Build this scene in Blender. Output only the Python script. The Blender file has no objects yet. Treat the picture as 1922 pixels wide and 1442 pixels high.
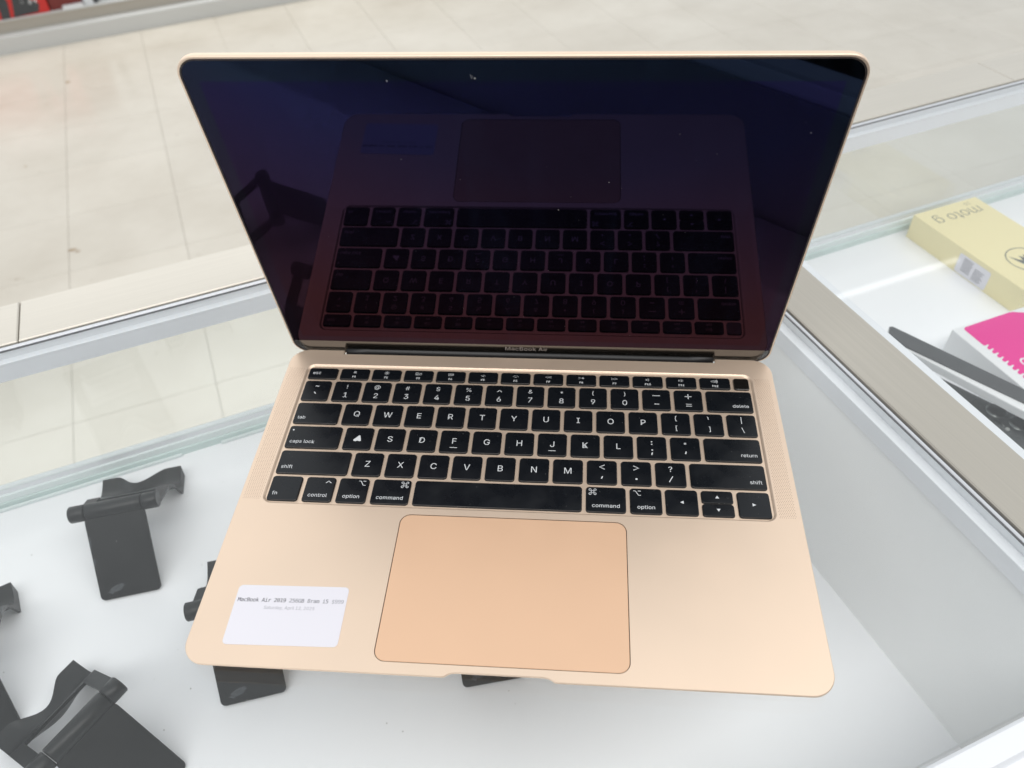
import bpy, bmesh, math, random, os
from mathutils import Vector, Matrix
from mathutils.geometry import tessellate_polygon
random.seed(7)
sc = bpy.context.scene
COL = sc.collection
MM = 0.001
# ------------------------------------------------------------------ camera
cam_d = bpy.data.cameras.new('camera'); cam = bpy.data.objects.new('camera', cam_d); COL.objects.link(cam)
RW = ((0.9970393961340083, 0.07022120604792462, -0.0313276998502458),
      (0.028079217237991796, -0.7117907845203456, -0.7018300625017518),
      (-0.07158212148318768, 0.6988725644157782, -0.7116552104712508))
CW = (0.030027914100586063, -0.16147580619925824, 0.34909325791884737)
m = Matrix.Identity(4)
for i in range(3):
    m[i][0] = RW[0][i]; m[i][1] = -RW[1][i]; m[i][2] = -RW[2][i]; m[i][3] = CW[i]
cam.matrix_world = m
cam_d.sensor_width = 36; cam_d.lens = 27.727
cam_d.shift_x = -7.25 / 1922; cam_d.shift_y = 35.08 / 1922
cam_d.clip_start = 0.01; cam_d.clip_end = 60
cam_d.dof.use_dof = True; cam_d.dof.focus_distance = 0.42; cam_d.dof.aperture_fstop = 11.0
sc.camera = cam
# ------------------------------------------------------------------ world (the shop's even, bounced white light)
w = bpy.data.worlds.new('World'); sc.world = w; w.use_nodes = True
bg = w.node_tree.nodes['Background']
bg.inputs[0].default_value = (0.93, 0.97, 1.0, 1); bg.inputs[1].default_value = 0.70
vs = sc.view_settings
vs.view_transform = 'Standard'; vs.look = 'None'; vs.gamma = 1; vs.use_curve_mapping = False
vs.exposure = 0.31
# ------------------------------------------------------------------ counter frame (u along the counter, v across)
A = math.radians(26.7)
UX, UY = math.cos(A), math.sin(A)
def W(u, v, z=0.0):
    return Vector((u * UX - v * UY, u * UY + v * UX, z)) * MM

def area(name, loc, size, sy, power, rot=(0, 0, 0), color=(1, 1, 1)):
    l = bpy.data.lights.new(name, 'AREA'); l.shape = 'RECTANGLE'; l.size = size; l.size_y = sy
    l.energy = power; l.color = color
    o = bpy.data.objects.new(name, l); COL.objects.link(o); o.location = loc; o.rotation_euler = rot
    return o
# ceiling tube fixtures, 1.9 m above the counter top
# broad ceiling panels over the staff side and a thin tube further down the shop
area('ceiling_lamp', W(600, -900, 1900), 2.8, 1.3, 33, (0, 0, A), (1, 0.97, 0.935))
area('ceiling_lamp', W(-1700, -900, 1900), 1.8, 1.3, 18, (0, 0, A), (1, 0.975, 0.95))
area('ceiling_lamp', W(-200, 4300, 1900), 4.5, 1.2, 56, (0, 0, A), (1, 0.97, 0.93))
area('ceiling_lamp', W(2560, 1936, 1900), 0.95, 0.035, 0.15, (0, 0, A), (1, 1, 1))


# ------------------------------------------------------------------ materials
def nodes(name):
    mt = bpy.data.materials.new(name); mt.use_nodes = True
    nt = mt.node_tree
    return mt, nt, nt.nodes['Principled BSDF'], nt.nodes['Material Output']
def pmat(name, col, rough=0.5, metal=0.0, var=0.0, vscale=40, bump=0.0, bscale=300, rvar=0.0, spec=0.5, coat=0.0, stretch=None, ior=1.45):
    mt, nt, p, out = nodes(name)
    p.inputs['Base Color'].default_value = (*col, 1); p.inputs['Roughness'].default_value = rough
    p.inputs['Metallic'].default_value = metal; p.inputs['Specular IOR Level'].default_value = spec
    p.inputs['Coat Weight'].default_value = coat; p.inputs['IOR'].default_value = ior
    tc = nt.nodes.new('ShaderNodeTexCoord'); mp = nt.nodes.new('ShaderNodeMapping')
    nt.links.new(tc.outputs['Object'], mp.inputs[0])
    if stretch: mp.inputs['Scale'].default_value = stretch
    if var or rvar:
        n = nt.nodes.new('ShaderNodeTexNoise'); n.inputs['Scale'].default_value = vscale; n.inputs['Detail'].default_value = 6
        nt.links.new(mp.outputs[0], n.inputs['Vector'])
        if var:
            mx = nt.nodes.new('ShaderNodeMix'); mx.data_type = 'RGBA'
            mx.inputs['A'].default_value = (*[c * (1 - var) for c in col], 1)
            mx.inputs['B'].default_value = (*[min(1, c * (1 + var)) for c in col], 1)
            nt.links.new(n.outputs['Fac'], mx.inputs['Factor']); nt.links.new(mx.outputs['Result'], p.inputs['Base Color'])
        if rvar:
            mr = nt.nodes.new('ShaderNodeMapRange'); mr.inputs['From Min'].default_value = .3; mr.inputs['From Max'].default_value = .7
            mr.inputs['To Min'].default_value = rough - rvar; mr.inputs['To Max'].default_value = rough + rvar
            nt.links.new(n.outputs['Fac'], mr.inputs['Value']); nt.links.new(mr.outputs[0], p.inputs['Roughness'])
    if bump:
        n2 = nt.nodes.new('ShaderNodeTexNoise'); n2.inputs['Scale'].default_value = bscale; n2.inputs['Detail'].default_value = 3
        nt.links.new(mp.outputs[0], n2.inputs['Vector'])
        b = nt.nodes.new('ShaderNodeBump'); b.inputs['Strength'].default_value = bump; b.inputs['Distance'].default_value = 0.0003
        nt.links.new(n2.outputs['Fac'], b.inputs['Height']); nt.links.new(b.outputs[0], p.inputs['Normal'])
    return mt
M = {}
M['gold'] = pmat('rose_gold_aluminium', (0.87, 0.69, 0.54), 0.44, 0.62, var=0.012, vscale=22, rvar=0.035, bump=0.06, bscale=4000)
M['goldwell'] = pmat('rose_gold_well', (0.86, 0.68, 0.535), 0.42, 0.35, var=0.02, vscale=900)
M['pad'] = pmat('trackpad_glass', (0.78, 0.512, 0.340), 0.34, 0.2, var=0.02, vscale=35, rvar=0.05)
M['key'] = pmat('black_keycap', (0.006, 0.0075, 0.010), 0.30, 0, rvar=0.11, vscale=70, spec=0.55, bump=0.02, bscale=1500)
M['legend'] = pmat('legend_white', (0.66, 0.68, 0.70), 0.6)
M['gap'] = pmat('dark_gap', (0.05, 0.022, 0.012), 0.8)
M['hole'] = pmat('speaker_hole', (0.30, 0.155, 0.085), 0.8)
M['black'] = pmat('black_plastic', (0.010, 0.010, 0.011), 0.38, spec=0.5)
M['chin'] = pmat('chin_black', (0.010, 0.009, 0.008), 0.16, spec=0.8, ior=1.6)
M['gasket'] = pmat('rubber_gasket', (0.035, 0.026, 0.024), 0.55)
M['label'] = pmat('white_label_paper', (0.72, 0.71, 0.765), 0.55, var=0.01)
M['ink'] = pmat('label_ink', (0.09, 0.09, 0.11), 0.7)
M['ink2'] = pmat('label_ink_faded', (0.20, 0.20, 0.23), 0.7)
M['ink3'] = pmat('label_ink_faint', (0.36, 0.36, 0.40), 0.7)
M['wordmark'] = pmat('wordmark_silver', (0.55, 0.50, 0.47), 0.5)
M['dust'] = pmat('dust', (0.34, 0.34, 0.34), 0.9)
M['stand'] = pmat('phone_stand_plastic', (0.011, 0.012, 0.0125), 0.38, var=0.2, vscale=60, rvar=0.07, spec=0.45)
M['scuff'] = pmat('stand_scuff', (0.060, 0.066, 0.072), 0.7, var=0.6, vscale=500)
M['shelf'] = pmat('white_shelf', (0.85, 0.86, 0.88), 0.30, var=0.02, vscale=8)
M['panel'] = pmat('divider_panel', (0.84, 0.85, 0.85), 0.35, var=0.02, vscale=12)
M['alu'] = pmat('white_aluminium', (0.78, 0.80, 0.83), 0.35, 0.15, var=0.015, vscale=30)
M['bead'] = pmat('dull_aluminium', (0.60, 0.62, 0.65), 0.4, 0.3)
M['seam'] = pmat('dark_seam', (0.11, 0.11, 0.12), 0.6)
M['gedge'] = pmat('green_glass_edge', (0.56, 0.665, 0.65), 0.15, var=0.25, vscale=30, stretch=(1, 1, 1))
M['gedge2'] = pmat('pale_glass_edge', (0.70, 0.77, 0.77), 0.15, var=0.10, vscale=25)
M['yellow'] = pmat('pale_yellow_card', (0.81, 0.725, 0.42), 0.42, var=0.01)
M['boxink'] = pmat('box_print_grey', (0.13, 0.14, 0.13), 0.6)
M['white'] = pmat('white_card', (0.78, 0.79, 0.80), 0.45)
M['pink'] = pmat('magenta_print', (0.78, 0.0015, 0.27), 0.35, spec=0.4)
M['dark'] = pmat('dark_grey_card', (0.060, 0.064, 0.068), 0.45, var=0.2, vscale=80)
M['phone'] = pmat('grey_phone_back', (0.085, 0.09, 0.092), 0.22, var=0.15, vscale=40)
M['lens'] = pmat('lens_glass', (0.03, 0.032, 0.034), 0.05, spec=1.0, coat=1.0)
M['ring'] = pmat('lens_ring', (0.35, 0.36, 0.36), 0.25, 0.8)
M['red'] = pmat('red_card', (0.62, 0.035, 0.03), 0.4, var=0.1, vscale=10)
M['maroon'] = pmat('maroon_card', (0.20, 0.035, 0.03), 0.4, var=0.1, vscale=10)
M['fixt'] = pmat('light_grey_rail', (0.62, 0.62, 0.60), 0.4)
M['beigefix'] = pmat('beige_riser', (0.46, 0.42, 0.36), 0.5)
M['darkmat'] = pmat('dark_board', (0.012, 0.012, 0.014), 0.6)
M['apron'] = pmat('cabinet_white', (0.7, 0.7, 0.7), 0.5)

# brushed champagne trim: fine streaks along the strip
def brushed(name, col, ang, rough=0.34, metal=0.35):
    mt, nt, p, out = nodes(name)
    tc = nt.nodes.new('ShaderNodeTexCoord'); mp = nt.nodes.new('ShaderNodeMapping'); mp.inputs['Rotation'].default_value = (0, 0, -ang)
    mp2 = nt.nodes.new('ShaderNodeMapping'); mp2.inputs['Scale'].default_value = (5, 700, 1)
    nt.links.new(tc.outputs['Object'], mp.inputs[0]); nt.links.new(mp.outputs[0], mp2.inputs[0])
    n = nt.nodes.new('ShaderNodeTexNoise'); n.inputs['Scale'].default_value = 1.0; n.inputs['Detail'].default_value = 8
    nt.links.new(mp2.outputs[0], n.inputs['Vector'])
    n3 = nt.nodes.new('ShaderNodeTexNoise'); n3.inputs['Scale'].default_value = 9; nt.links.new(mp.outputs[0], n3.inputs['Vector'])
    ad = nt.nodes.new('ShaderNodeMix'); ad.data_type = 'FLOAT'; ad.inputs[0].default_value = 0.25
    nt.links.new(n.outputs['Fac'], ad.inputs[2]); nt.links.new(n3.outputs['Fac'], ad.inputs[3])
    r = nt.nodes.new('ShaderNodeValToRGB'); r.color_ramp.elements[0].position = .3; r.color_ramp.elements[1].position = .7
    r.color_ramp.elements[0].color = (*[c * 0.94 for c in col], 1); r.color_ramp.elements[1].color = (*[min(1, c * 1.05) for c in col], 1)
    nt.links.new(ad.outputs[0], r.inputs[0]); nt.links.new(r.outputs[0], p.inputs['Base Color'])
    p.inputs['Roughness'].default_value = rough; p.inputs['Metallic'].default_value = metal
    b = nt.nodes.new('ShaderNodeBump'); b.inputs['Strength'].default_value = 0.06; b.inputs['Distance'].default_value = 0.0003
    nt.links.new(n.outputs['Fac'], b.inputs['Height']); nt.links.new(b.outputs[0], p.inputs['Normal'])
    return mt
M['trim'] = brushed('brushed_champagne_rear', (0.56, 0.53, 0.47), A)
M['bar'] = brushed('brushed_champagne_bar', (0.44, 0.415, 0.365), A + math.pi / 2)

# thin architectural glass: sees through, reflects by Fresnel
def glass(name, tint, rough=0.0, ior=1.5):
    mt, nt, p, out = nodes(name); nt.nodes.remove(p)
    t = nt.nodes.new('ShaderNodeBsdfTransparent'); t.inputs[0].default_value = (*tint, 1)
    g = nt.nodes.new('ShaderNodeBsdfGlossy'); g.inputs['Roughness'].default_value = rough
    f = nt.nodes.new('ShaderNodeFresnel'); ge = nt.nodes.new('ShaderNodeNewGeometry')   # same reflectance from either side of each face
    mr = nt.nodes.new('ShaderNodeMapRange'); mr.inputs['To Min'].default_value = ior; mr.inputs['To Max'].default_value = 1 / ior
    nt.links.new(ge.outputs['Backfacing'], mr.inputs['Value']); nt.links.new(mr.outputs[0], f.inputs[0])
    mx = nt.nodes.new('ShaderNodeMixShader'); nt.links.new(f.outputs[0], mx.inputs[0]); nt.links.new(t.outputs[0], mx.inputs[1]); nt.links.new(g.outputs[0], mx.inputs[2])
    nt.links.new(mx.outputs[0], out.inputs['Surface'])
    return mt
M['glass'] = glass('counter_glass', (0.986, 0.991, 0.990))
M['pane'] = glass('front_pane_glass', (0.975, 0.99, 0.983))
M['film'] = glass('plastic_film', (0.93, 0.94, 0.94), 0.08)

# anti-reflective black screen glass: weak violet-blue mirror over black, redder at grazing
def screen(name, blue, red, base):
    mt, nt, p, out = nodes(name)
    p.inputs['Base Color'].default_value = (*base, 1); p.inputs['Specular IOR Level'].default_value = 0; p.inputs['Roughness'].default_value = 0.9
    g = nt.nodes.new('ShaderNodeBsdfGlossy'); g.inputs['Roughness'].default_value = 0.025
    lw = nt.nodes.new('ShaderNodeLayerWeight'); lw.inputs[0].default_value = 0.5
    r = nt.nodes.new('ShaderNodeValToRGB'); e = r.color_ramp.elements
    e[0].position = 0.06; e[0].color = (*blue, 1); e[1].position = 0.36; e[1].color = (*red, 1)
    m_ = e.new(0.22); m_.color = (blue[0] * 1.25, blue[1] * 1.05, blue[2] * .92, 1)
    nt.links.new(lw.outputs['Facing'], r.inputs[0]); nt.links.new(r.outputs[0], g.inputs[0])
    tc = nt.nodes.new('ShaderNodeTexCoord'); mp = nt.nodes.new('ShaderNodeMapping'); mp.inputs['Scale'].default_value = (38, 9, 9); mp.inputs['Rotation'].default_value = (0, .25, 0)
    nt.links.new(tc.outputs['Object'], mp.inputs[0])
    sn = nt.nodes.new('ShaderNodeTexNoise'); sn.inputs['Scale'].default_value = 1.0; sn.inputs['Detail'].default_value = 5; sn.inputs['Distortion'].default_value = 1.2
    nt.links.new(mp.outputs[0], sn.inputs['Vector'])   # wiped smears: a little haze over the black
    sr = nt.nodes.new('ShaderNodeValToRGB'); sr.color_ramp.elements[0].position = .48; sr.color_ramp.elements[1].position = .78
    sr.color_ramp.elements[0].color = (*base, 1); sr.color_ramp.elements[1].color = (base[0] * 2.6, base[1] * 3.6, base[2] * 4.2, 1)
    nt.links.new(sn.outputs['Fac'], sr.inputs[0]); nt.links.new(sr.outputs[0], p.inputs['Base Color'])
    a = nt.nodes.new('ShaderNodeAddShader'); nt.links.new(p.outputs[0], a.inputs[0]); nt.links.new(g.outputs[0], a.inputs[1])
    nt.links.new(a.outputs[0], out.inputs['Surface'])
    return mt
M['lcd'] = screen('display_glass', (0.0075, 0.0088, 0.035), (0.023, 0.0095, 0.0145), (0.0012, 0.0012, 0.0020))
M['bezel'] = screen('bezel_glass', (0.0075, 0.013, 0.028), (0.022, 0.012, 0.020), (0.0012, 0.0014, 0.0020))

# polished floor tile
def tile_mat():
    mt, nt, p, out = nodes('beige_floor_tile')
    g = nt.nodes.new('ShaderNodeNewGeometry')
    n = nt.nodes.new('ShaderNodeTexNoise'); n.inputs['Scale'].default_value = 3.2; n.inputs['Detail'].default_value = 9; n.inputs['Roughness'].default_value = 0.62
    nt.links.new(g.outputs['Position'], n.inputs['Vector'])
    r = nt.nodes.new('ShaderNodeValToRGB'); e = r.color_ramp.elements
    e[0].position = 0.30; e[0].color = (0.55, 0.50, 0.42, 1); e[1].position = 0.70; e[1].color = (0.645, 0.60, 0.52, 1)
    nt.links.new(n.outputs['Fac'], r.inputs[0])
    oi = nt.nodes.new('ShaderNodeObjectInfo')
    hsv = nt.nodes.new('ShaderNodeHueSaturation'); mr = nt.nodes.new('ShaderNodeMapRange')
    mr.inputs['To Min'].default_value = 0.985; mr.inputs['To Max'].default_value = 1.015
    nt.links.new(oi.outputs['Random'], mr.inputs['Value']); nt.links.new(mr.outputs[0], hsv.inputs['Value'])
    nt.links.new(r.outputs[0], hsv.inputs['Color'])
    # small scuffs
    v = nt.nodes.new('ShaderNodeTexNoise'); v.inputs['Scale'].default_value = 26; v.inputs['Detail'].default_value = 4
    nt.links.new(g.outputs['Position'], v.inputs['Vector'])
    r2 = nt.nodes.new('ShaderNodeValToRGB'); r2.color_ramp.elements[0].position = 0.72; r2.color_ramp.elements[1].position = 0.80
    r2.color_ramp.elements[0].color = (0, 0, 0, 1); r2.color_ramp.elements[1].color = (0.5, 0.5, 0.5, 1)
    nt.links.new(v.outputs['Fac'], r2.inputs[0])
    mx = nt.nodes.new('ShaderNodeMix'); mx.data_type = 'RGBA'; mx.inputs['B'].default_value = (0.34, 0.27, 0.19, 1)
    nt.links.new(r2.outputs[0], mx.inputs['Factor']); nt.links.new(hsv.outputs[0], mx.inputs['A']); nt.links.new(mx.outputs['Result'], p.inputs['Base Color'])
    p.inputs['Roughness'].default_value = 0.24
    mr2 = nt.nodes.new('ShaderNodeMapRange'); mr2.inputs['To Min'].default_value = 0.17; mr2.inputs['To Max'].default_value = 0.27; p.inputs['IOR'].default_value = 1.6
    nt.links.new(n.outputs['Fac'], mr2.inputs['Value']); nt.links.new(mr2.outputs[0], p.inputs['Roughness'])
    return mt
M['tile'] = tile_mat()
M['grout'] = pmat('tile_joint', (0.56, 0.52, 0.45), 0.7)

# ------------------------------------------------------------------ mesh helpers (coordinates in millimetres)
def link(name, me, mat=None, parent=None):
    o = bpy.data.objects.new(name, me); COL.objects.link(o)
    if mat is not None and len(me.materials) == 0: me.materials.append(mat)
    if parent is not None: o.parent = parent
    return o
def mesh(name, verts, faces, mat=None, parent=None, smooth=False, T=None):
    me = bpy.data.meshes.new(name)
    vv = [tuple((T(v) if T else Vector(v) * MM)) for v in verts]
    me.from_pydata(vv, [], faces); me.validate()
    if smooth:
        for p in me.polygons: p.use_smooth = True
    bm = bmesh.new(); bm.from_mesh(me); bmesh.ops.recalc_face_normals(bm, faces=bm.faces); bm.to_mesh(me); bm.free()
    return link(name, me, mat, parent)
def rr(cx, cy, w_, h_, r, n=4):
    pts = []
    for (sx, sy, a0) in ((1, 1, 0), (-1, 1, 90), (-1, -1, 180), (1, -1, 270)):
        for k in range(n + 1):
            a = math.radians(a0 + 90 * k / n)
            pts.append((cx + sx * (w_ / 2 - r) + r * math.cos(a), cy + sy * (h_ / 2 - r) + r * math.sin(a)))
    return pts
def loft(loops, cap0=True, cap1=True):
    n = len(loops[0]); v = [p for l in loops for p in l]; f = []
    for i in range(len(loops) - 1):
        for j in range(n):
            a = i * n + j; b = i * n + (j + 1) % n
            f.append((a, b, b + n, a + n))
    if cap0: f.append(tuple(reversed(range(n))))
    if cap1: f.append(tuple(range((len(loops) - 1) * n, len(loops) * n)))
    return v, f
def z3(loop, z): return [(x, y, z) for x, y in loop]
def tess(outer, holes):
    loops = [[Vector((x, y, 0)) for x, y in l] for l in [outer] + holes]
    return [p for l in [outer] + holes for p in l], [tuple(t) for t in tessellate_polygon(loops)]
def prism(name, poly, z0, z1, mat, parent=None, T=None, ch=0.0):
    if ch:
        cx = sum(p[0] for p in poly) / len(poly); cy = sum(p[1] for p in poly) / len(poly)
        def ins(d):
            out = []; n = len(poly)
            for i in range(n):
                a = Vector(poly[i - 1]); b = Vector(poly[i]); c = Vector(poly[(i + 1) % n])
                d1 = (b - a).normalized(); d2 = (c - b).normalized()
                n1 = Vector((-d1.y, d1.x)); n2 = Vector((-d2.y, d2.x))
                if (Vector((cx, cy)) - b).dot(n1) < 0: n1 = -n1
                if (Vector((cx, cy)) - b).dot(n2) < 0: n2 = -n2
                k = (n1 + n2); k = k / max(0.3, k.length_squared) * 2
                q = b + k * d; out.append((q.x, q.y))
            return out
        i_ = ins(ch)
        v, f = loft([z3(poly, z0), z3(poly, z1 - ch), z3(i_, z1)])
    else:
        v, f = loft([z3(poly, z0), z3(poly, z1)])
    return mesh(name, v, f, mat, parent, T=T)
TW = lambda v: W(v[0], v[1], v[2])
def box(name, u0, u1, v0, v1, z0, z1, mat, parent=None, T=TW, ch=0.0):
    return prism(name, [(u0, v0), (u1, v0), (u1, v1), (u0, v1)], z0, z1, mat, parent, T, ch)
FONTS = {}
def font(fn):
    if fn not in FONTS:
        f = None
        try: f = bpy.data.fonts.load(os.path.join(bpy.utils.system_resource('DATAFILES'), 'fonts', fn))
        except Exception: f = None
        FONTS[fn] = f
    return FONTS[fn]
def text_mesh(s, size, align='CENTER', fn='Inter.woff2', bold=0.0, sx=1.0, valign='BOTTOM_BASELINE', space=1.0, res=3):
    """returns (verts, faces) in mm, baseline at y=0"""
    c = bpy.data.curves.new('t', 'FONT'); c.body = s; c.size = size * 1.42; c.align_x = align
    c.resolution_u = res; c.offset = bold; c.space_character = space
    f = font(fn)
    if f: c.font = f
    o = bpy.data.objects.new('t', c)
    me = bpy.data.meshes.new_from_object(o)
    v = [(p.co.x * sx, p.co.y, 0.0) for p in me.vertices]; fc = [tuple(p.vertices) for p in me.polygons]
    bpy.data.objects.remove(o); bpy.data.curves.remove(c); bpy.data.meshes.remove(me)
    return v, fc
def shift(vf, dx, dy, z=0.0, k=1.0, rot=0.0):
    v, f = vf; c, s = math.cos(rot), math.sin(rot)
    return [(dx + k * (x * c - y * s), dy + k * (x * s + y * c), z) for x, y, _ in v], f
def merge(parts):
    V, F = [], []
    for v, f in parts:
        n = len(V); V += v; F += [tuple(i + n for i in q) for q in f]
    return V, F
def stroke(pts, wd, closed=False):
    """flat ribbon along a polyline"""
    n = len(pts); P = [Vector(p) for p in pts]; L, R = [], []
    for i in range(n):
        a = P[i - 1] if (i > 0 or closed) else P[i]; b = P[(i + 1) % n] if (i < n - 1 or closed) else P[i]
        d = (b - a)
        d = d.normalized() if d.length > 1e-9 else Vector((1, 0))
        nn = Vector((-d.y, d.x)) * wd / 2
        L.append(P[i] + nn); R.append(P[i] - nn)
    v = [(p.x, p.y, 0) for p in L] + [(p.x, p.y, 0) for p in R]; f = []
    for i in range(n if closed else n - 1):
        j = (i + 1) % n; f.append((i, n + i, n + j, j))
    return v, f
def poly(pts): return [(x, y, 0) for x, y in pts], [tuple(range(len(pts)))]
def circ(cx, cy, r, n=14, a0=0, a1=360):
    full = abs(a1 - a0) >= 360
    return [(cx + r * math.cos(math.radians(a0 + (a1 - a0) * k / (n if full else n - 1))), cy + r * math.sin(math.radians(a0 + (a1 - a0) * k / (n if full else n - 1)))) for k in range(n)]
def tag(o, label=None, cat=None, group=None, kind=None):
    if label: o['label'] = label
    if cat: o['category'] = cat
    if group: o['group'] = group
    if kind: o['kind'] = kind
    return o
def empty(name, loc=(0, 0, 0), rot=(0, 0, 0)):
    o = bpy.data.objects.new(name, None); COL.objects.link(o); o.location = loc; o.rotation_euler = rot
    o.empty_display_size = 0.02
    return o

# ================================================================== FLOOR
FZ = -870
floor = mesh('floor', [(-2600, -1500, FZ - 3), (5200, -1500, FZ - 3), (5200, 6500, FZ - 3), (-2600, 6500, FZ - 3)], [(0, 1, 2, 3)], M['grout'], T=TW)
tag(floor, 'beige tiled shop floor seen beyond and through the glass counter', kind='structure')
TS = 305.0
tme = None
nt_ = 0
for j in range(0, 15):
    for i in range(-5, 12):
        u0 = -212 + i * TS; v0 = 695 + j * TS
        if nt_ >= 290 or v0 > 4700: continue
        if tme is None:
            lo = rr(TS / 2, TS / 2, TS - 0.9, TS - 0.9, 1.0, 1)
            v, f = loft([z3(lo, -2.5), z3(lo, -0.3), z3(rr(TS / 2, TS / 2, TS - 1.3, TS - 1.3, 1.0, 1), 0)])
            ob = mesh('tile', v, f, M['tile'], floor, T=TW); tme = ob.data
        else:
            ob = link('tile', tme, None, floor)
        ob.location = W(u0, v0, FZ); nt_ += 1

M['stain'] = pmat('floor_stain', (0.36, 0.27, 0.18), 0.6, var=0.4, vscale=60)
rnd = random.Random(5); V, F = [], []
for (u_, v_, a_, b_) in ((-506, 3238, 11, 16), (-508, 2023, 15, 8), (-495, 2010, 9, 5), (-579, 3067, 4, 7), (-640, 2600, 5, 5), (-60, 2500, 4, 5), (150, 2152, 14, 6), (820, 2700, 7, 6), (-330, 1600, 4, 4)):
    n0 = len(V)
    for q in range(14): V.append((u_ + a_ * math.cos(q * .4488) * rnd.uniform(.5, 1.1), v_ + b_ * math.sin(q * .4488) * rnd.uniform(.5, 1.1), FZ + .3))
    F.append(tuple(range(n0, n0 + 14)))
tag(mesh('stain', V, F, M['stain'], floor, T=TW), kind='stuff')

# ================================================================== WALL FIXTURE beyond the aisle (low shelving base with boxed goods)
def fv(u): return 3678 + (u + 0) * 0.041
fx = empty('display_shelving', W(-300, fv(-300), FZ))
tag(fx, 'low shelving base with grey kick rail and beige riser across the aisle', 'shelving')
def fprism(name, u0, u1, d0, d1, z0, z1, mat, parent=None, ch=0):
    o = prism(name, [(u0, fv(u0) + d0), (u1, fv(u1) + d0), (u1, fv(u1) + d1), (u0, fv(u0) + d1)], z0, z1, mat, None, TW, ch)
    if parent:
        o.parent = parent; o.matrix_parent_inverse = Matrix.Translation(-parent.location)
    return o
fprism('kick_rail', -1700, 2300, 0, 60, FZ, -806, M['fixt'], fx, 3)
fprism('riser', -1700, 2300, 45, 90, -806, -762, M['beigefix'], fx)
fprism('shelf_lip', -1700, 2300, 38, 95, -762, -757, M['fixt'], fx)
fprism('shelf_board', -1700, 2300, 95, 480, -764, -758, M['fixt'], fx)
fprism('back_board', -1700, 2300, 480, 500, FZ, -500, M['fixt'], fx)
# boxed goods
def fbox(label, cat, u0, u1, d0, d1, h, mat, extra=None):
    o = fprism('product_box', u0, u1, d0, d1, -757.5, -757.5 + h, mat)
    tag(o, label, cat)
    return o
rb = empty('product_box', W(-760, fv(-760) + 70, -757.5))
tag(rb, 'red product box with dark figure printed on it on the far shelving', 'box')
def addc(o, par):
    o.parent = par; o.matrix_parent_inverse = Matrix.Translation(-par.location); return o
addc(prism('carton', [(-1010, fv(-1010) + 50), (-520, fv(-520) + 50), (-520, fv(-520) + 330), (-1010, fv(-1010) + 330)], -756.5, -560, M['red'], None, TW, 1), rb)
def fface(pts, mat, nm, par):   # flat print on the carton's front face: (u, z)
    return addc(mesh(nm, [(u, fv(u) + 49.2, z) for u, z in pts], [tuple(range(len(pts)))], mat, T=TW), par)
fface([(-700, -757), (-668, -757), (-655, -700), (-665, -640), (-700, -600), (-720, -600), (-690, -680)], M['dark'], 'print', rb)
fface([(-655, -756), (-560, -750), (-548, -722), (-575, -700), (-580, -650), (-625, -640), (-640, -700)], M['dark'], 'print', rb)
fface([(-612, -712), (-600, -712), (-598, -700), (-606, -694), (-614, -700)], M['white'], 'print', rb)
fface([(-585, -716), (-576, -722), (-568, -704), (-578, -700)], M['white'], 'print', rb)
fface([(-566, -724), (-558, -728), (-552, -706), (-562, -704)], M['white'], 'print', rb)
mb = fbox('dark maroon box beside the red one on the far shelving', 'box', -515, -395, 60, 300, 180, M['maroon'])
sp = fprism('price_rail', -470, -392, 40, 58, -757.5, -744, M['white']); tag(sp, 'short white price rail lying before the maroon box', 'price rail')
wb = fprism('product_box', -388, -352, 60, 220, -757.5, -640, M['white']); tag(wb, 'narrow white box standing right of the maroon box', 'box')
sd = fprism('divider', -346, -336, 60, 420, -757.5, -560, M['dark']); tag(sd, 'dark upright divider on the far shelving', 'divider')
lb = fprism('product_box', -325, 300, 90, 400, -757.5, -600, M['white']); tag(lb, 'long pale grey box at the top edge of the picture', 'box')

# ================================================================== DISPLAY COUNTER
ct = empty('display_counter', W(0, 120, FZ))
tag(ct, 'glass topped display counter with brushed champagne trim under the laptop', 'display counter')
def P(o): return addc(o, ct)
RV = lambda u, v: v + 0.0120 * (u + 228)       # rear edge runs a touch off square
BU = lambda u, v: u + 0.0095 * (v - 0)         # so does the cross bar
SH = -140
def rstrip(nm, u0, u1, v0, v1, z0, z1, mat, ch=0):
    return P(prism(nm, [(u0, RV(u0, v0)), (u1, RV(u1, v0)), (u1, RV(u1, v1)), (u0, RV(u0, v1))], z0, z1, mat, None, TW, ch))
def bstrip(nm, u0, u1, v0, v1, z0, z1, mat, ch=0):
    return P(prism(nm, [(BU(u0, v0), v0), (BU(u1, v0), v0), (BU(u1, v1), v1), (BU(u0, v1), v1)], z0, z1, mat, None, TW, ch))
# rear trim strips with joints
rstrip('trim_strip', -700, -215.2, 361.5, 410, -14, 1.2, M['trim'], 0.8)
rstrip('trim_strip', -214.5, 700, 361.5, 410, -14, 1.2, M['trim'], 0.8)
rstrip('trim_strip', 701, 1500, 361.5, 410, -14, 1.2, M['trim'], 0.8)
rstrip('seam', -700, 1500, 359.4, 361.5, -14, -1.0, M['seam'])
rstrip('glazing_bead', -700, 1500, 356.2, 359.4, -14, 0.6, M['bead'], 0.5)
rstrip('glazing_bead', -700, 1500, 355.2, 356.2, -14, -1.0, M['alu'])
rstrip('glazing_seal', -700, 1500, 355.2, 356.2, -1.0, -0.2, M['seam'])
# under-glass aluminium angles
rstrip('angle_profile', -700, 277, 350, 355.2, -21, -6.2, M['alu'], 0.3)
rstrip('angle_profile', 324, 1500, 350, 355.2, -21, -6.2, M['alu'], 0.3)
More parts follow.
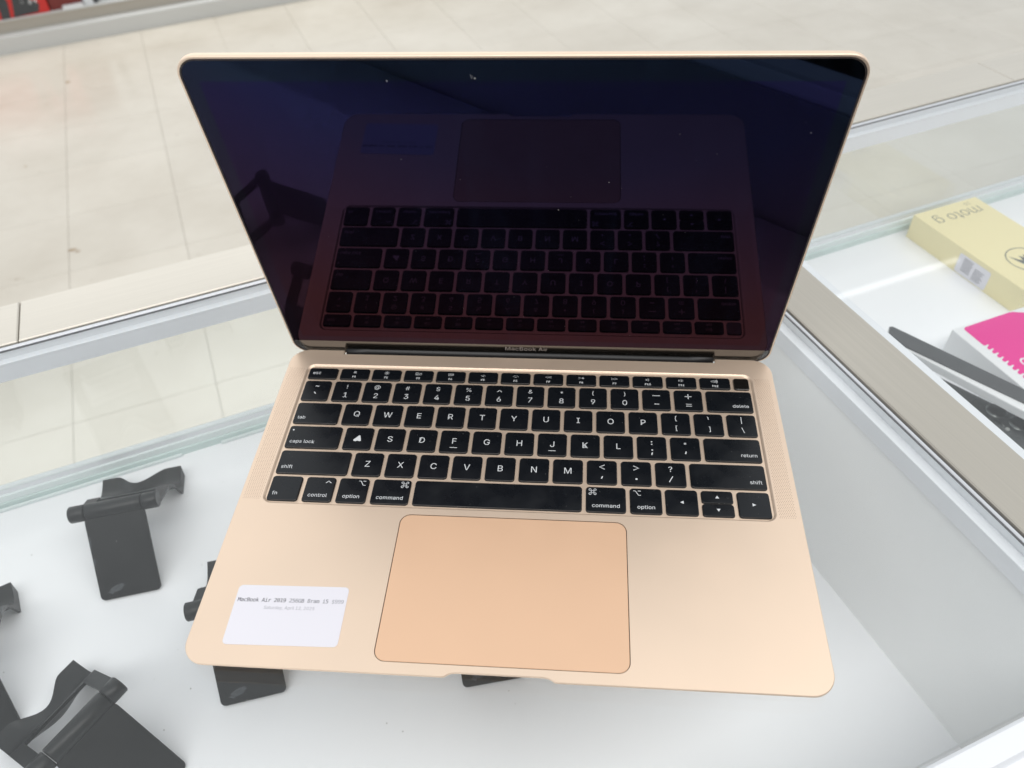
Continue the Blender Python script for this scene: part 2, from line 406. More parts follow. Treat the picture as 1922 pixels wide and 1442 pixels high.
# cross bar between the two cases
bstrip('trim_strip', 281.0, 320.6, -104, 361, -14, 1.6, M['bar'], 0.8)
bstrip('seam', 279.4, 281.0, -104, 361, -14, -1.0, M['seam'])
bstrip('glazing_bead', 320.6, 321.2, -104, 361, -14, -1.2, M['alu'])
bstrip('seam', 320.6, 321.2, -104, 361, -1.2, -0.4, M['seam'])
bstrip('glazing_bead', 277.2, 279.4, -104, 361, -14, 0.5, M['bead'], 0.4)
bstrip('glazing_bead', 276.5, 277.2, -104, 361, -14, -1.0, M['alu'])
bstrip('glazing_seal', 276.5, 277.2, -104, 361, -1.0, -0.2, M['seam'])
bstrip('angle_profile', 269.5, 276.5, -104, 350, -19, -6.2, M['alu'], 0.3)
bstrip('angle_profile', 321.2, 334, -104, 350, -12, -6.2, M['alu'], 0.3)
# slightly leaning white divider panels below the bar
for s_, (ut, ub) in enumerate(((272, 257), (330, 338))):
    d = -1 if s_ == 0 else 1
    vv = []
    for (v_, z_) in ((-104, -19), (349, -19), (349, SH), (-104, SH)):
        t_ = (z_ + 19) / (SH + 19.0); vv.append((ut + (ub - ut) * t_, v_, z_))
    vv += [(x - d * 5, y, z) for x, y, z in vv]
    P(mesh('divider_panel', vv, [(0, 1, 2, 3), (7, 6, 5, 4), (0, 4, 5, 1), (1, 5, 6, 2), (2, 6, 7, 3), (3, 7, 4, 0)], M['panel'], T=TW))
# glass tops
P(prism('glass_top', [(-700, -104), (BU(276.5, -104), -104), (BU(276.5, 355), RV(277, 355.1)), (-700, RV(-700, 355.1))], -6, 0, M['glass'], None, TW))
P(prism('glass_top', [(BU(321.3, -104), -104), (1500, -104), (1500, RV(1500, 355.1)), (BU(321.3, 355), RV(324, 355.1))], -6, 0, M['glass'], None, TW))
# front panes down to the shelf
def pane(u0, u1):
    P(prism('glass_pane', [(u0, RV(u0, 353)), (u1, RV(u1, 353)), (u1, RV(u1, 358)), (u0, RV(u0, 358))], SH + 19, -21.2, M['pane'], None, TW))
    rstrip('pane_channel', u0, u1, 354.0, 360, SH + 13.5, SH + 19, M['alu'], 0.8)
    rstrip('glass_edge', u0, u1, 352.5, 359, SH + 7, SH + 13.5, M['gedge2'], 0.6)
    rstrip('glass_edge', u0, u1, 351.0, 357, SH + 0.1, SH + 7, M['gedge'], 0.6)
pane(-700, 276); pane(322, 1500)
for (u0, u1) in ((-290, -150), (-118, -60)):
    rstrip('clear_clip', u0, u1, 349.0, 351.0, SH + 0.5, SH + 3.0, M['gedge2'], 0.4)
# shelves
P(prism('shelf', [(-700, -104), (257, -104), (257, RV(257, 352)), (-700, RV(-700, 352))], SH - 12, SH, M['shelf'], None, TW))
P(prism('shelf', [(338, -104), (1500, -104), (1500, RV(1500, 352)), (338, RV(338, 352))], SH - 12, SH, M['shelf'], None, TW))
# staff-side rail and sliding door
rl = [(-106, -14), (-106, 0.8), (-107.5, 2.2), (-117, 2.2), (-119, 0.2), (-124, 0.2), (-126, 3.0), (-141, 3.0), (-143, 1.0), (-143, -14)]
v, f = loft([[(-700, a, b) for a, b in rl], [(1500, a, b) for a, b in rl]])
P(mesh('staff_rail', v, f, M['alu'], T=TW))
P(box('sliding_door', -700, 1500, -112, -109, SH - 12, -14.2, M['panel']))
P(box('cabinet_side', -700, 1500, -140, -130, FZ, -260, M['darkmat']))
P(box('cabinet_front', -700, 1500, 340, 352, FZ, SH - 12.2, M['apron']))

bw = empty('unseen_backdrop', W(300, -900, FZ)); tag(bw, 'dark cabinet added out of view behind the staff side for the screen to reflect', 'backdrop')  # unseen, added so the screen and metal have something dark to reflect
for k in range(8):
    u_ = -2300 + k * 640
    addc(box('backdrop_panel', u_, u_ + 634, -900, -880, FZ + 60, 1290, M['darkmat'], ch=2), bw)
addc(box('backdrop_block', -2310, 2830, -1200, -900, FZ, 1300, M['darkmat']), bw)

# ================================================================== PHONE STANDS on the shelf
def stand_mesh(psi, an, prof):
    root = empty('phone_stand')
    r = 6.0; phi = .84; H = 63 * math.sin(phi); lc = 60.0
    cap = 10.5
    def cyl(nm, x0, x1, rad, mat=M['stand']):
        n = 28; ch = 0.6
        L = []
        for (x, rr_) in ((x0, rad - ch), (x0 + ch, rad), (x1 - ch, rad), (x1, rad - ch)):
            L.append([(x, rr_ * math.cos(2 * math.pi * k / n), H + rr_ * math.sin(2 * math.pi * k / n)) for k in range(n)])
        v, f = loft(L); o = mesh(nm, v, f, mat, root)
        for p in o.data.polygons: p.use_smooth = len(p.vertices) == 4 and abs(p.normal.x) < 0.5
        return o
    cyl('hinge_barrel', -lc / 2 + cap + .35, lc / 2 - cap - .35, r)
    cyl('end_cap', -lc / 2, -lc / 2 + cap, r); cyl('end_cap', lc / 2 - cap, lc / 2, r)
    # plate: tangent to the barrel's front, running down to the shelf towards -y
    lo = []
    for x, t in rr(0, 34.0, 41, 60.0, 3.2, 4): lo.append((x, t))
    def PT(x, t, n_): # t along plate, n_ normal
        dy, dz = -math.cos(phi), -math.sin(phi); ny, nz = -math.sin(phi), math.cos(phi)
        return (x, t * dy + n_ * ny, H + t * dz + n_ * nz)
    i2 = rr(0, 34.0, 40.2, 59.2, 2.8, 4)
    L = [[PT(x, t, 1.2) for x, t in i2], [PT(x, t, 1.6) for x, t in lo], [PT(x, t, 3.0) for x, t in lo], [PT(x, t, 3.4) for x, t in i2]]
    v, f = loft(L); pl = mesh('plate', v, f, M['stand'], root)
    # scuffs on the plate
    sc_ = []
    for (cx, cy, a, b, sd_) in ((-9, 57, 6.5, 3.4, 1), (-19.6, 22, 1.0, 5, 2), (-19.4, 36, .8, 3.5, 3)):
        rnd = random.Random(sd_); pts = [(cx + a * math.cos(k * .2244 + .5) * (.62 + .45 * rnd.random()), cy + b * math.sin(k * .2244) * (.62 + .45 * rnd.random())) for k in range(28)]
        sc_.append(([PT(x, t, 3.46) for x, t in pts], [tuple(range(28))]))
    rnd = random.Random(4)
    for k in range(12):
        cx, cy = rnd.uniform(-17, 17), rnd.uniform(10, 60); s_ = rnd.uniform(.15, .38)
        sc_.append(([PT(cx + s_ * math.cos(q * 1.257), cy + s_ * math.sin(q * 1.257), 3.46) for q in range(5)], [(0, 1, 2, 3, 4)]))
    v, f = merge(sc_); mesh('scuff_marks', v, f, M['scuff'], pl)
    # rear frame: two arms and a scooped trough foot, running down towards +y
    fy, fz = math.cos(psi), -math.sin(psi); gy, gz = math.sin(psi), math.cos(psi)
    def FT(x, t, n_): return (x, t * fy + n_ * gy, H + t * fz + n_ * gz)
    th = 2.0
    for s_ in (-1, 1):
        x0, x1 = s_ * lc / 2, s_ * (lc / 2 - cap + 1.5)
        v, f = loft([[FT(x0, t, an) for t in (3, 35)] + [FT(x0, t, an - th) for t in (35, 3)],
                     [FT(x1, t, an) for t in (3, 35)] + [FT(x1, t, an - th) for t in (35, 3)]])
        mesh('arm', v, f, M['stand'], root)
    nx = 24; top = []; bot = []
    for s_ in (-1, 1):      # end skirts that carry the foot on the shelf
        pp = [FT(0, t, n_ - .6) for t, n_ in prof[2:]]
        ring = [(p[1], p[2]) for p in pp] + [(pp[-1][1] - 1.5, .2), (pp[0][1] + 9, .2)]
        v, f = loft([[(s_ * lc / 2, y_, z_) for y_, z_ in ring], [(s_ * (lc / 2 - 1.6), y_, z_) for y_, z_ in ring]])
        mesh('foot_skirt', v, f, M['stand'], root)
    def scoop(x):
        a = abs(x) / (lc / 2)
        return 0 if a > .62 else 0.42 * (0.5 + 0.5 * math.cos(math.pi * a / .62)) ** 0.8
    T_, B_ = [], []
    for i in range(nx + 1):
        x = -lc / 2 + lc * i / nx; k = 1 - scoop(x)
        for (t, n_) in prof:
            # squeeze outer half of the trough towards its spine to make the scooped edge
            tt = 33 + (t - 33) * k if t > 33 else t
            n2 = n_ if k > .999 else n_ + (1 - k) * (-5.5 - n_) * max(0, t - 50) / 21.0
            T_.append(FT(x, tt, n2)); B_.append(FT(x, tt, n2 - th))
    npf = len(prof); V = T_ + B_; F = []; off = len(T_)
    for i in range(nx):
        for j in range(npf - 1):
            a = i * npf + j; F.append((a, a + 1, a + npf + 1, a + npf)); F.append((off + a, off + a + npf, off + a + npf + 1, off + a + 1))
    for i in range(nx):
        for j in (0, npf - 1):
            a = i * npf + j; F.append((a, a + npf, off + a + npf, off + a))
    for j in range(npf - 1):
        for i in (0, nx):
            a = i * npf + j; F.append((a, a + 1, off + a + 1, off + a))
    o = mesh('foot', V, F, M['stand'], root)
    for p in o.data.polygons: p.use_smooth = True
    md = o.modifiers.new('es', 'EDGE_SPLIT'); md.split_angle = math.radians(50)
    return root
def copy_tree(o, parent=None):
    c = o.copy(); COL.objects.link(c); c.parent = parent
    for ch in list(o.children):
        if ch.name in COL.objects: copy_tree(ch, c)
    return c
PA = [(30, -2.6), (36, -3.6), (41, -5.0), (46, -8.2), (51, -10.4), (56, -11.2), (61, -10.2), (65, -8.0), (69, -5.0), (73, -1.6)]
PB = [(33, 2.4), (37, 1.8), (41, 0.0), (45, -2.8), (50, -5.4), (55, -6.4), (60, -5.6), (64, -3.6), (68, -0.6), (71, 2.2)]
S0 = stand_mesh(.50, -2.4, PA)
S1 = stand_mesh(.50, 2.4, PB)      # the one lying with its frame opened flatter
GRP = 'black phone stands scattered on the shelf under the glass'
spots = [(-292.5, 157.5, .30, 'black T-shaped phone stand by the rear glass, whole and left of the laptop'),
         (-245.5, 3.5, 1.12, 'black phone stand at the bottom left corner seen from above its open frame'),
         (-354, 46, .61, 'black phone stand cut off by the left edge of the picture'),
         (-181.5, 87.5, .31, 'black phone stand half hidden under the left front corner of the laptop'),
         (-25.5, 108, .24, 'black phone stand hidden under the laptop with only one plate corner showing')]
kids = [c for c in S0.children]
for i, (x, y, a, lab) in enumerate(spots):
    o = (S0, S1)[i] if i < 2 else copy_tree(S0)
    o.location = (x * MM, y * MM, (SH + .2) * MM); o.rotation_euler = (0, 0, a)
    tag(o, lab, 'phone stand', GRP)

V, F = [], []; rnd = random.Random(31)      # crumbs and lint on the shelves, specks on the glass top
for k in range(150):
    onglass = k % 3 == 0
    u_, v_ = rnd.uniform(-330, 250), rnd.uniform(-95, 340); z_ = .03 if onglass else SH + .05
    r_ = rnd.uniform(.12, .28) if onglass else rnd.uniform(.2, .6)
    if k % 5 == 0: u_ = rnd.uniform(345, 600)
    n0 = len(V)
    for q in range(6): V.append((u_ + r_ * math.cos(q * 1.047) * rnd.uniform(.5, 1.6), v_ + r_ * math.sin(q * 1.047) * rnd.uniform(.5, 1.4), z_))
    F.append(tuple(range(n0, n0 + 6)))
M['lint'] = pmat('lint', (0.45, 0.45, 0.44), 0.9)
tag(P(mesh('lint', V, F, M['lint'], T=TW)), kind='stuff')

# ================================================================== GOODS IN THE RIGHT CASE
yb = empty('phone_box', W(644, 280, SH)); tag(yb, 'pale yellow phone box with a round emblem lying against the rear glass', 'box')
addc(box('carton', 602.8, 685, 207, 351, SH + .2, -113, M['yellow'], ch=.5), yb)
def flatpart(nm, vf, T, mat, par): return addc(mesh(nm, vf[0], vf[1], mat, T=T), par)
Ttop = lambda v: W(674.5 - v[0], 337.0 - v[1], -112.9)
flatpart('print', shift(text_mesh('moto g', 19, 'LEFT', bold=-0.25), 0, 0), Ttop, M['boxink'], yb)
flatpart('print', shift(text_mesh('5G', 6, 'LEFT', bold=-0.1), 4, -9), Ttop, M['boxink'], yb)
# circle emblem
Tl = lambda v: W(643.5 - v[0], 243.5 - v[1], -112.9)
em = [stroke(circ(0, 0, 19, 48), 1.1, True)]
wing = [(-12.5, -11), (-9.2, 3.5), (-4.6, 11.5), (-0.2, -1.5), (0.2, -1.5), (4.6, 11.5), (9.2, 3.5), (12.5, -11), (7.6, -3.0), (4.6, -0.5), (2.6, -8.0), (0, -3.2), (-2.6, -8.0), (-4.6, -0.5), (-7.6, -3.0)]
tv, tf = tess(wing, [])
em.append(([(x, y, 0) for x, y in tv], tf))
flatpart('emblem', merge(em), Tl, M['boxink'], yb)
Tend = lambda v: W(650 - v[0], 351.12, -122 + v[1])
flatpart('print', shift(text_mesh('5G', 5, 'LEFT', bold=-0.05), 0, 0), Tend, M['boxink'], yb)
# side sticker (wraps the lower edge)
Ts = lambda v: W(602.55, v[0], v[1] if True else 0)
Sd = lambda v: W(602.6, 283.5 - v[0], -117.5 + v[1])
st = rr(19.5, -10.7, 39, 21.0, 2.2, 3)
flatpart('label_sticker', poly(st), lambda v: W(602.62, 283.5 - v[0] , -117.8 + v[1]), M['label'], yb)
ln = []
for k in range(9):
    y0 = -5.2 - k * 1.45
    ln.append(poly([(6.5, y0), (17 + (k * 37 % 5) * .3, y0), (17 + (k * 37 % 5) * .3, y0 + .6), (6.5, y0 + .6)]))
    ln.append(poly([(21, y0 - 1.5), (33 - (k * 53 % 5) * .7, y0 - 1.5), (33 - (k * 53 % 5) * .7, y0 - .9), (21, y0 - .9)]))
flatpart('fine_print', merge(ln), lambda v: W(602.55, 283.5 - v[0], -117.8 + v[1]), M['ink2'], yb)
flatpart('fine_print', shift(text_mesh('IMPORTANT', 2.0, 'LEFT', bold=.03), 6.5, -3.9), lambda v: W(602.5, 283.5 - v[0], -117.8 + v[1]), M['ink'], yb)

pk = empty('pink_box', W(545, 130, SH)); tag(pk, 'white box with a magenta panel in front of the yellow box', 'box')
TP = lambda v: W(502.5 + v[0] * math.cos(-.03) - v[1] * math.sin(-.03), 193 + v[0] * math.sin(-.03) + v[1] * math.cos(-.03), v[2])
o = addc(prism('carton', rr(47, -75, 94, 150, 1.0, 2), SH + .2, -113, M['white'], None, TP, .4), pk)
teeth = [(10, -4), (9.4, -5), (9.2, -26)]
y = -27.0
for k in range(12):
    teeth += [(9.2, y), (10.4, y - 1.2), (13.4, y - 0.6), (13.6, y - 2.0), (10.8, y - 3.0), (9.4, y - 4.2)]
    y -= 5.6
teeth += [(9.4, y), (88, y), (88, -14), (66, -1.8), (62, -1.2), (13, -2.2), (11, -2.8)]
tv, tf = tess(teeth, [])
addc(mesh('magenta_print', [(x, y_, 0) for x, y_ in tv], tf, M['pink'], T=lambda v: TP((v[0], v[1], -112.9))), pk)
cc = stroke(circ(26, -57, 4.0, 18, 60, 300), 1.6)
addc(mesh('white_print', cc[0], cc[1], M['white'], T=lambda v: TP((v[0], v[1], -112.8))), pk)

# black topped slim white box beside it, and a grey phone with three lenses
dx, dy = 42 / 118.7, -111 / 118.7
def TB(base):
    return lambda v: W(base[0] + v[0] * dx + v[1] * dy, base[1] + v[0] * dy - v[1] * dx, v[2])
sb = empty('tablet', W(470, 150, -113)); tag(sb, 'slim black topped white edged tablet lying diagonally beside the case frame', 'tablet')
addc(prism('glass_face', [(446.5, 211.5), (449.5, 210.5), (530, 0), (518, -5), (441, 186), (440.5, 205)], -105.6, -104.2, M['dark'], None, TW, .3), sb)
addc(prism('body', [(445.7, 211), (449.5, 211.2), (531, -1), (505, -12), (441.5, 181), (440.5, 205)], -113, -105.7, M['white'], None, TW, .6), sb)
ph = empty('phone', W(470, 100, SH)); tag(ph, 'dark grey phone back with round camera lenses in clear film, beside the case frame', 'phone')
T2 = TB((441, 214))
addc(prism('phone_body', rr(97, 41, 168, 80, 9, 6), SH + .2, -124, M['phone'], None, T2, 1.0), ph)
def disc(nm, cx, cy, r, z0, z1, mat, par, T):
    o = prism(nm, circ(cx, cy, r, 28), z0, z1, mat, None, T, .5); return addc(o, par)
T3 = lambda v: W(v[0], v[1], v[2])
for (cu, cv, r_) in ((471.3, 107.5, 8.0), (477.0, 89.5, 8.0), (456.0, 96.0, 8.0)):
    disc('lens_ring', cu, cv, r_, -124, -122, M['ring'], ph, T3)
    disc('lens', cu, cv, r_ - 0.7, -122, -121.2, M['lens'], ph, T3)
for (cu, cv) in ((463.6, 94.0), (465.1, 89.5)):
    disc('flash_dot', cu, cv, 1.7, -124, -123.1, M['fixt'], ph, T3)
addc(prism('protective_film', [(458, 122), (472, 126), (484, 118), (492, 84), (470, 74), (452, 84)], -120.9, -120.6, M['film'], None, TW), ph)

# ================================================================== LAPTOP
TAU = math.radians(2.3)
lap = empty('laptop', (0, 0, 3.2 * MM), (TAU, 0, 0))
tag(lap, 'open rose gold laptop with black keyboard standing on the glass counter', 'laptop')
# ---- outline of the lower case
def deck_outline(off=0.0):
    Wd, D = 152.05 - off, 213.3 - off; r = 11.5 - off * .5; pts = []
    y0 = off
    def arc(cx, cy, a0, a1, n=9):
        return [(cx + r * math.cos(math.radians(a0 + (a1 - a0) * k / n)), cy + r * math.sin(math.radians(a0 + (a1 - a0) * k / n))) for k in range(n + 1)]
    pts += arc(-Wd + r, y0 + r, 180, 270)
    # thumb scoop at the front
    pts += [(-27, y0), (-25.6, y0 + .15), (-24, y0 + 1.2), (-22.4, y0 + 1.9), (-20, y0 + 2.2), (20, y0 + 2.2), (22.4, y0 + 1.9), (24, y0 + 1.2), (25.6, y0 + .15), (27, y0)]
    pts += arc(Wd - r, y0 + r, 270, 360)
    pts += arc(Wd - r, D - r, 0, 90)
    # hinge notch
    pts += [(118.4 + off, D), (118.4 + off, 210.1 - off), (-118.4 - off, 210.1 - off), (-118.4 - off, D)]
    pts += arc(-Wd + r, D - r, 90, 180)
    return pts
well_top = rr(0, (92.4 + 200.1) / 2, 2 * 139.3, 200.1 - 92.4, 5.5, 6)
well_lip = rr(0, (92.4 + 200.1) / 2, 2 * 138.7, 200.1 - 92.4 - 1.2, 5.0, 6)
well_bot = rr(0, (92.4 + 200.1) / 2, 2 * 138.0, 200.1 - 92.4 - 2.4, 4.5, 6)
pad_hole = rr(0, (5.9 + 88.4) / 2, 120.5, 82.6, 5.8, 8)
o_in = deck_outline(0.35)
V, F = tess(o_in, [well_top, pad_hole]); V = [(x, y, 0) for x, y in V]
parts = [(V, F)]
def zb(y): return -(2.3 + 8.0 * y / 213)
L = [[(x, y, 0) for x, y in o_in], [(x, y, -0.3) for x, y in deck_outline(0)], [(x, y, -1.0) for x, y in deck_outline(0.0)], [(x, y, zb(y) + 1) for x, y in deck_outline(.8)], [(x, y, zb(y)) for x, y in deck_outline(3)]]
v, f = loft(L, cap0=False, cap1=False); parts.append((v, f))
bo = deck_outline(3); tv, tf = tess(bo, []); parts.append(([(x, y, zb(y)) for x, y in tv], tf))
v, f = loft([z3(well_top, 0), z3(well_lip, -.35), z3(well_bot, -1.0)], False, True); parts.append((v, f))
v, f = loft([z3(pad_hole, 0), z3(pad_hole, -1.2)], False, False); parts.append((v, f))
v, f = merge(parts)
case = mesh('base_case', v, f, M['gold'], lap)
v, f = loft([z3(rr(0, 47.15, 120.4, 82.5, 5.8, 8), -1.1), z3(rr(0, 47.15, 120.4, 82.5, 5.8, 8), -0.45)])
mesh('trackpad_gap', v, f, M['gap'], lap)
pl_ = rr(0, 47.15, 119.75, 81.9, 5.4, 8)
v, f = loft([z3(pl_, -1.0), z3(pl_, -.18), z3(rr(0, 47.15, 119.45, 81.6, 5.3, 8), -.04)])
mesh('trackpad', v, f, M['pad'], lap)
# rubber feet
for (x, y) in ((-120, 18), (120, 18), (-120, 190), (120, 190)):
    zc = zb(y); v, f = loft([z3(circ(x, y, 7, 20), zc - 0.9 if y < 100 else zc - 1.0), z3(circ(x, y, 7.6, 20), zc + .3)]); mesh('rubber_foot', v, f, M['black'], lap)
# speaker perforation
for (x0, x1) in ((-149.9, -140.2), (140.6, 149.5)):
    V, F = [], []; ny = 104; y = 95.2; row = 0
    while y < 196.8:
        xo = 0.55 if row % 2 else 0.0; x = x0 + xo
        while x < x1:
            k = len(V)
            for q in range(6): V.append((x + .21 * math.cos(q * 1.047), y + .21 * math.sin(q * 1.047), 0.015))
            F.append(tuple(range(k, k + 6))); x += 1.12
        y += 0.97; row += 1
    g = mesh('speaker_grille', V, F, M['hole'], lap); tag(g, kind='stuff')
# ---- keys
KT = 0.12
KZ0 = -1.0
def key(x0, x1, yt, h, legs=(), r=1.7, nm='key', label=None):
    cx, cy, w_, = (x0 + x1) / 2, yt - h / 2, x1 - x0
    L = [z3(rr(0, 0, w_, h, r, 3), KZ0 + .02), z3(rr(0, 0, w_, h, r, 3), KZ0 + .35), z3(rr(0, 0, w_ - .45, h - .45, r - .15, 3), KZ0 + .40),
         z3(rr(0, 0, w_ - .5, h - .5, r - .15, 3), KT - .12), z3(rr(0, 0, w_ - .85, h - .85, r - .3, 3), KT)]
    kk = (round(w_, 2), round(h, 2), r)
    v, f = loft(L, cap0=False)
    if kk not in KM:
        o = mesh(nm, v, f, M['key'], lap); KM[kk] = o.data
    else:
        o = link(nm, KM[kk], None, lap)
    o.location = (cx * MM, cy * MM, 0)
    if legs:
        v, f = merge([(a, b) for a, b in legs])
        mesh('legend', [(x, y, KT + .025) for x, y, _ in v], f, M['legend'], o)
    return o
KM = {}
SM = 3.2
def word(s, w_, h, side='L', big=SM, yb_=3.7, mx=2.4, bold=0.012):
    a = 'LEFT' if side == 'L' else ('RIGHT' if side == 'R' else 'CENTER')
    x = {'L': -w_ / 2 + mx, 'R': w_ / 2 - mx, 'C': 0}[side]
    return shift(text_mesh(s, big, a, bold=bold, space=1.03), x, -h / 2 + yb_)
def glyph(s, size, x=0, y=0, bold=0.0):
    v, f = text_mesh(s, size, 'LEFT', bold=bold)
    xs = [p[0] for p in v]; ys = [p[1] for p in v]
    mx, my = (min(xs) + max(xs)) / 2, (min(ys) + max(ys)) / 2
    return shift((v, f), x - mx, y - my)
PW = 16.75; KH = 16.75
ytab = dict(fnrow=196.75, num=185.55, tab=166.9, caps=148.25, shift=129.55, bot=111.1)
# number row
p_ = (109.9 + 136.95) / 13
tops = '~!@#$%^&*()_+'; bots = '`1234567890-='
for i in range(13):
    x0 = -136.95 + i * p_
    t, b = tops[i], bots[i]
    if t == '_': g1 = stroke([(-2.3, 3.2), (2.3, 3.2)], .5)
    elif t == '~': g1 = glyph('~', 4.6, 0, 3.6, .06)
    elif t == '^': g1 = stroke([(-1.4, 2.7), (0, 4.1), (1.4, 2.7)], .5)
    elif t == '+': g1 = merge([stroke([(-2, 3.1), (2, 3.1)], .5), stroke([(0, 1.1), (0, 5.1)], .5)])
    else: g1 = glyph(t, 4.2, 0, 3.7)
    if b == '-': g2 = stroke([(-1.4, -3.6), (1.4, -3.6)], .55)
    elif b == '=': g2 = merge([stroke([(-1.7, -3.1), (1.7, -3.1)], .45), stroke([(-1.7, -4.6), (1.7, -4.6)], .45)])
    elif b == '`': g2 = stroke([(-.9, -1.3), (.2, -2.8)], .6)
    else: g2 = glyph(b, 5.4, 0, -3.2)
    key(x0, x0 + PW, ytab['num'], KH, [g1, g2])
key(109.9, 136.95, ytab['num'], KH, [word('delete', 27.05, KH, 'R')])
# tab row
key(-136.95, -109.7, ytab['tab'], KH, [word('tab', 27.25, KH)])
p_ = (120.2 + 107.5) / 12
for i, ch in enumerate('QWERTYUIOP[]\\'):
    x0 = -107.5 + i * p_
    if ch in '[]\\':
        up = {'[': '{', ']': '}', '\\': '|'}[ch]
        g = [glyph(up, 4.6, 0, 3.9), glyph(ch, 4.6, 0.2, -3.6)]
    else: g = [glyph(ch, 5.6, 0, 0.2)]
    key(x0, x0 + PW, ytab['tab'], KH, g)
# caps row
key(-136.95, -105.1, ytab['caps'], KH, [word('caps lock', 31.9, KH), poly(circ(-13.3, 5.0, .55, 12))])
p_ = (105.3 + 102.8) / 11
for i, ch in enumerate('ASDFGHJKL;\''):
    x0 = -102.8 + i * p_
    if ch == 'A': g = [poly([(-2.4, -2.0), (-2.6, -1.0), (-1.0, .7), (.2, 2.3), (1.0, 2.0), (1.5, .2), (2.0, -1.8), (1.2, -2.2), (-.2, -1.8), (-1.4, -2.3)])]
    elif ch == ';': g = [glyph(':', 5.0, 0, 3.4, .1), glyph(';', 5.6, 0, -3.3, .1)]
    elif ch == "'": g = [glyph('"', 4.6, 0, 3.6), stroke([(.3, -2.1), (-.3, -3.9)], .65)]
    else: g = [glyph(ch, 5.6, 0, 0.2)]
    if ch in 'FJ': g.append(stroke([(-2.1, -4.6), (2.1, -4.6)], .4))
    key(x0, x0 + PW, ytab['caps'], KH, g)
key(105.3, 136.95, ytab['caps'], KH, [word('return', 31.65, KH, 'R')])
# shift row
key(-136.95, -95.7, ytab['shift'], KH, [word('shift', 41.25, KH)])
p_ = (95.9 + 93.5) / 10
for i, ch in enumerate('ZXCVBNM,./'):
    x0 = -93.5 + i * p_
    if ch in ',./':
        up = {',': '<', '.': '>', '/': '?'}[ch]
        lowr = {',': stroke([(.35, -2.9), (-.35, -4.5)], .65), '.': poly(circ(0, -4.0, .62, 12)), '/': stroke([(-1.1, -5.3), (1.0, -1.3)], .5)}[ch]
        if ch == '/': upg = glyph('?', 5.0, 0, 3.6)
        elif ch == ',': upg = stroke([(1.5, 2.1), (-1.4, 3.6), (1.5, 5.1)], .5)
        else: upg = stroke([(-1.5, 2.1), (1.4, 3.6), (-1.5, 5.1)], .5)
        g = [upg, lowr]
    else: g = [glyph(ch, 5.6, 0, 0.2)]
    key(x0, x0 + PW, ytab['shift'], KH, g)
key(95.9, 136.95, ytab['shift'], KH, [word('shift', 41.05, KH, 'R')])
# bottom row
def cmd(x, y):
    s = 1.0; P_ = []
    for sx in (-1, 1):
        for sy in (-1, 1):
            P_.append(stroke(circ(x + sx * 1.35 * s, y + sy * 1.35 * s, .62 * s, 12), .32, True))
    P_.append(stroke([(x - .73, y - 1.5), (x - .73, y + 1.5)], .32)); P_.append(stroke([(x + .73, y - 1.5), (x + .73, y + 1.5)], .32))
    P_.append(stroke([(x - 1.5, y - .73), (x + 1.5, y - .73)], .32)); P_.append(stroke([(x - 1.5, y + .73), (x + 1.5, y + .73)], .32))
    return merge(P_)
def opt(x, y):
    return merge([stroke([(x - 2, y + 1.4), (x - .9, y + 1.4), (x + .7, y - 1.4), (x + 2, y - 1.4)], .4), stroke([(x + .4, y + 1.4), (x + 2, y + 1.4)], .4)])
B = ytab['bot']
key(-137, -119.6, B, KH, [word('fn', 17.4, KH)])
key(-117.3, -100.6, B, KH, [word('control', 16.7, KH, 'C', yb_=3.2), stroke([(3.0, 4.3), (4.5, 5.7), (6.0, 4.3)], .45)])
key(-98.4, -81.6, B, KH, [word('option', 16.8, KH, 'C', yb_=3.2), opt(4.6, 5.0)])
key(-79.1, -57.9, B, KH, [word('command', 21.2, KH, 'C', yb_=3.2), cmd(7.2, 4.9)])
key(-55.7, 36.6, B, KH, [])
key(38.7, 60.3, B, KH, [word('command', 21.6, KH, 'C', yb_=3.2), cmd(-7.2, 4.9)])
key(62.4, 79.6, B, KH, [word('option', 17.2, KH, 'C', yb_=3.2), opt(-4.6, 5.0)])
key(81.4, 98.8, B, KH, [poly([(-.95, 0), (.95, 1.0), (.95, -1.0)])])
key(100.7, 117.6, B, 8.2, [poly([(0, .9), (1.05, -.9), (-1.05, -.9)])], r=1.5)
key(100.7, 117.6, B - 8.55, 8.2, [poly([(0, -.9), (1.05, .9), (-1.05, .9)])], r=1.5)
key(119.7, 136.95, B, KH, [poly([(.95, 0), (-.95, 1.0), (-.95, -1.0)])])
# function row
def sun(n, r0, r1, r2, wd=.26):
    P_ = [stroke(circ(0, 1.5, r0, 12), wd, True)]
    for k in range(n):
        a = 2 * math.pi * k / n; P_.append(stroke([(r1 * math.cos(a), 1.5 + r1 * math.sin(a)), (r2 * math.cos(a), 1.5 + r2 * math.sin(a))], wd))
    return merge(P_)
def rect(x, y, a, b, wd=.25): return stroke([(x - a, y - b), (x + a, y - b), (x + a, y + b), (x - a, y + b)], wd, True)
def tri(x, y, d, s=.85): return stroke([(x - d * s, y), (x + d * s * .8, y + s), (x + d * s * .8, y - s)], .27, True)
def dots(rad):
    P_ = [stroke([(-.7, .75), (.7, .75)], .3)]
    for k, a in enumerate((20, 55, 90, 125, 160)):
        P_.append(poly(circ(rad * math.cos(math.radians(a)), .85 + rad * .8 * math.sin(math.radians(a)), .2, 8)))
    return merge(P_)
def spk(n):
    P_ = [stroke([(-1.2, 1.1), (-.3, 1.1), (.6, .5), (.6, 2.5), (-.3, 1.9), (-1.2, 1.9)], .27, True)]
    for k in range(n): P_.append(stroke([p for p in circ(.4, 1.5, 1.0 + k * .6, 7, -42, 42)], .26))
    v, f = merge(P_); return [(x - n * .35, y, z) for x, y, z in v], f
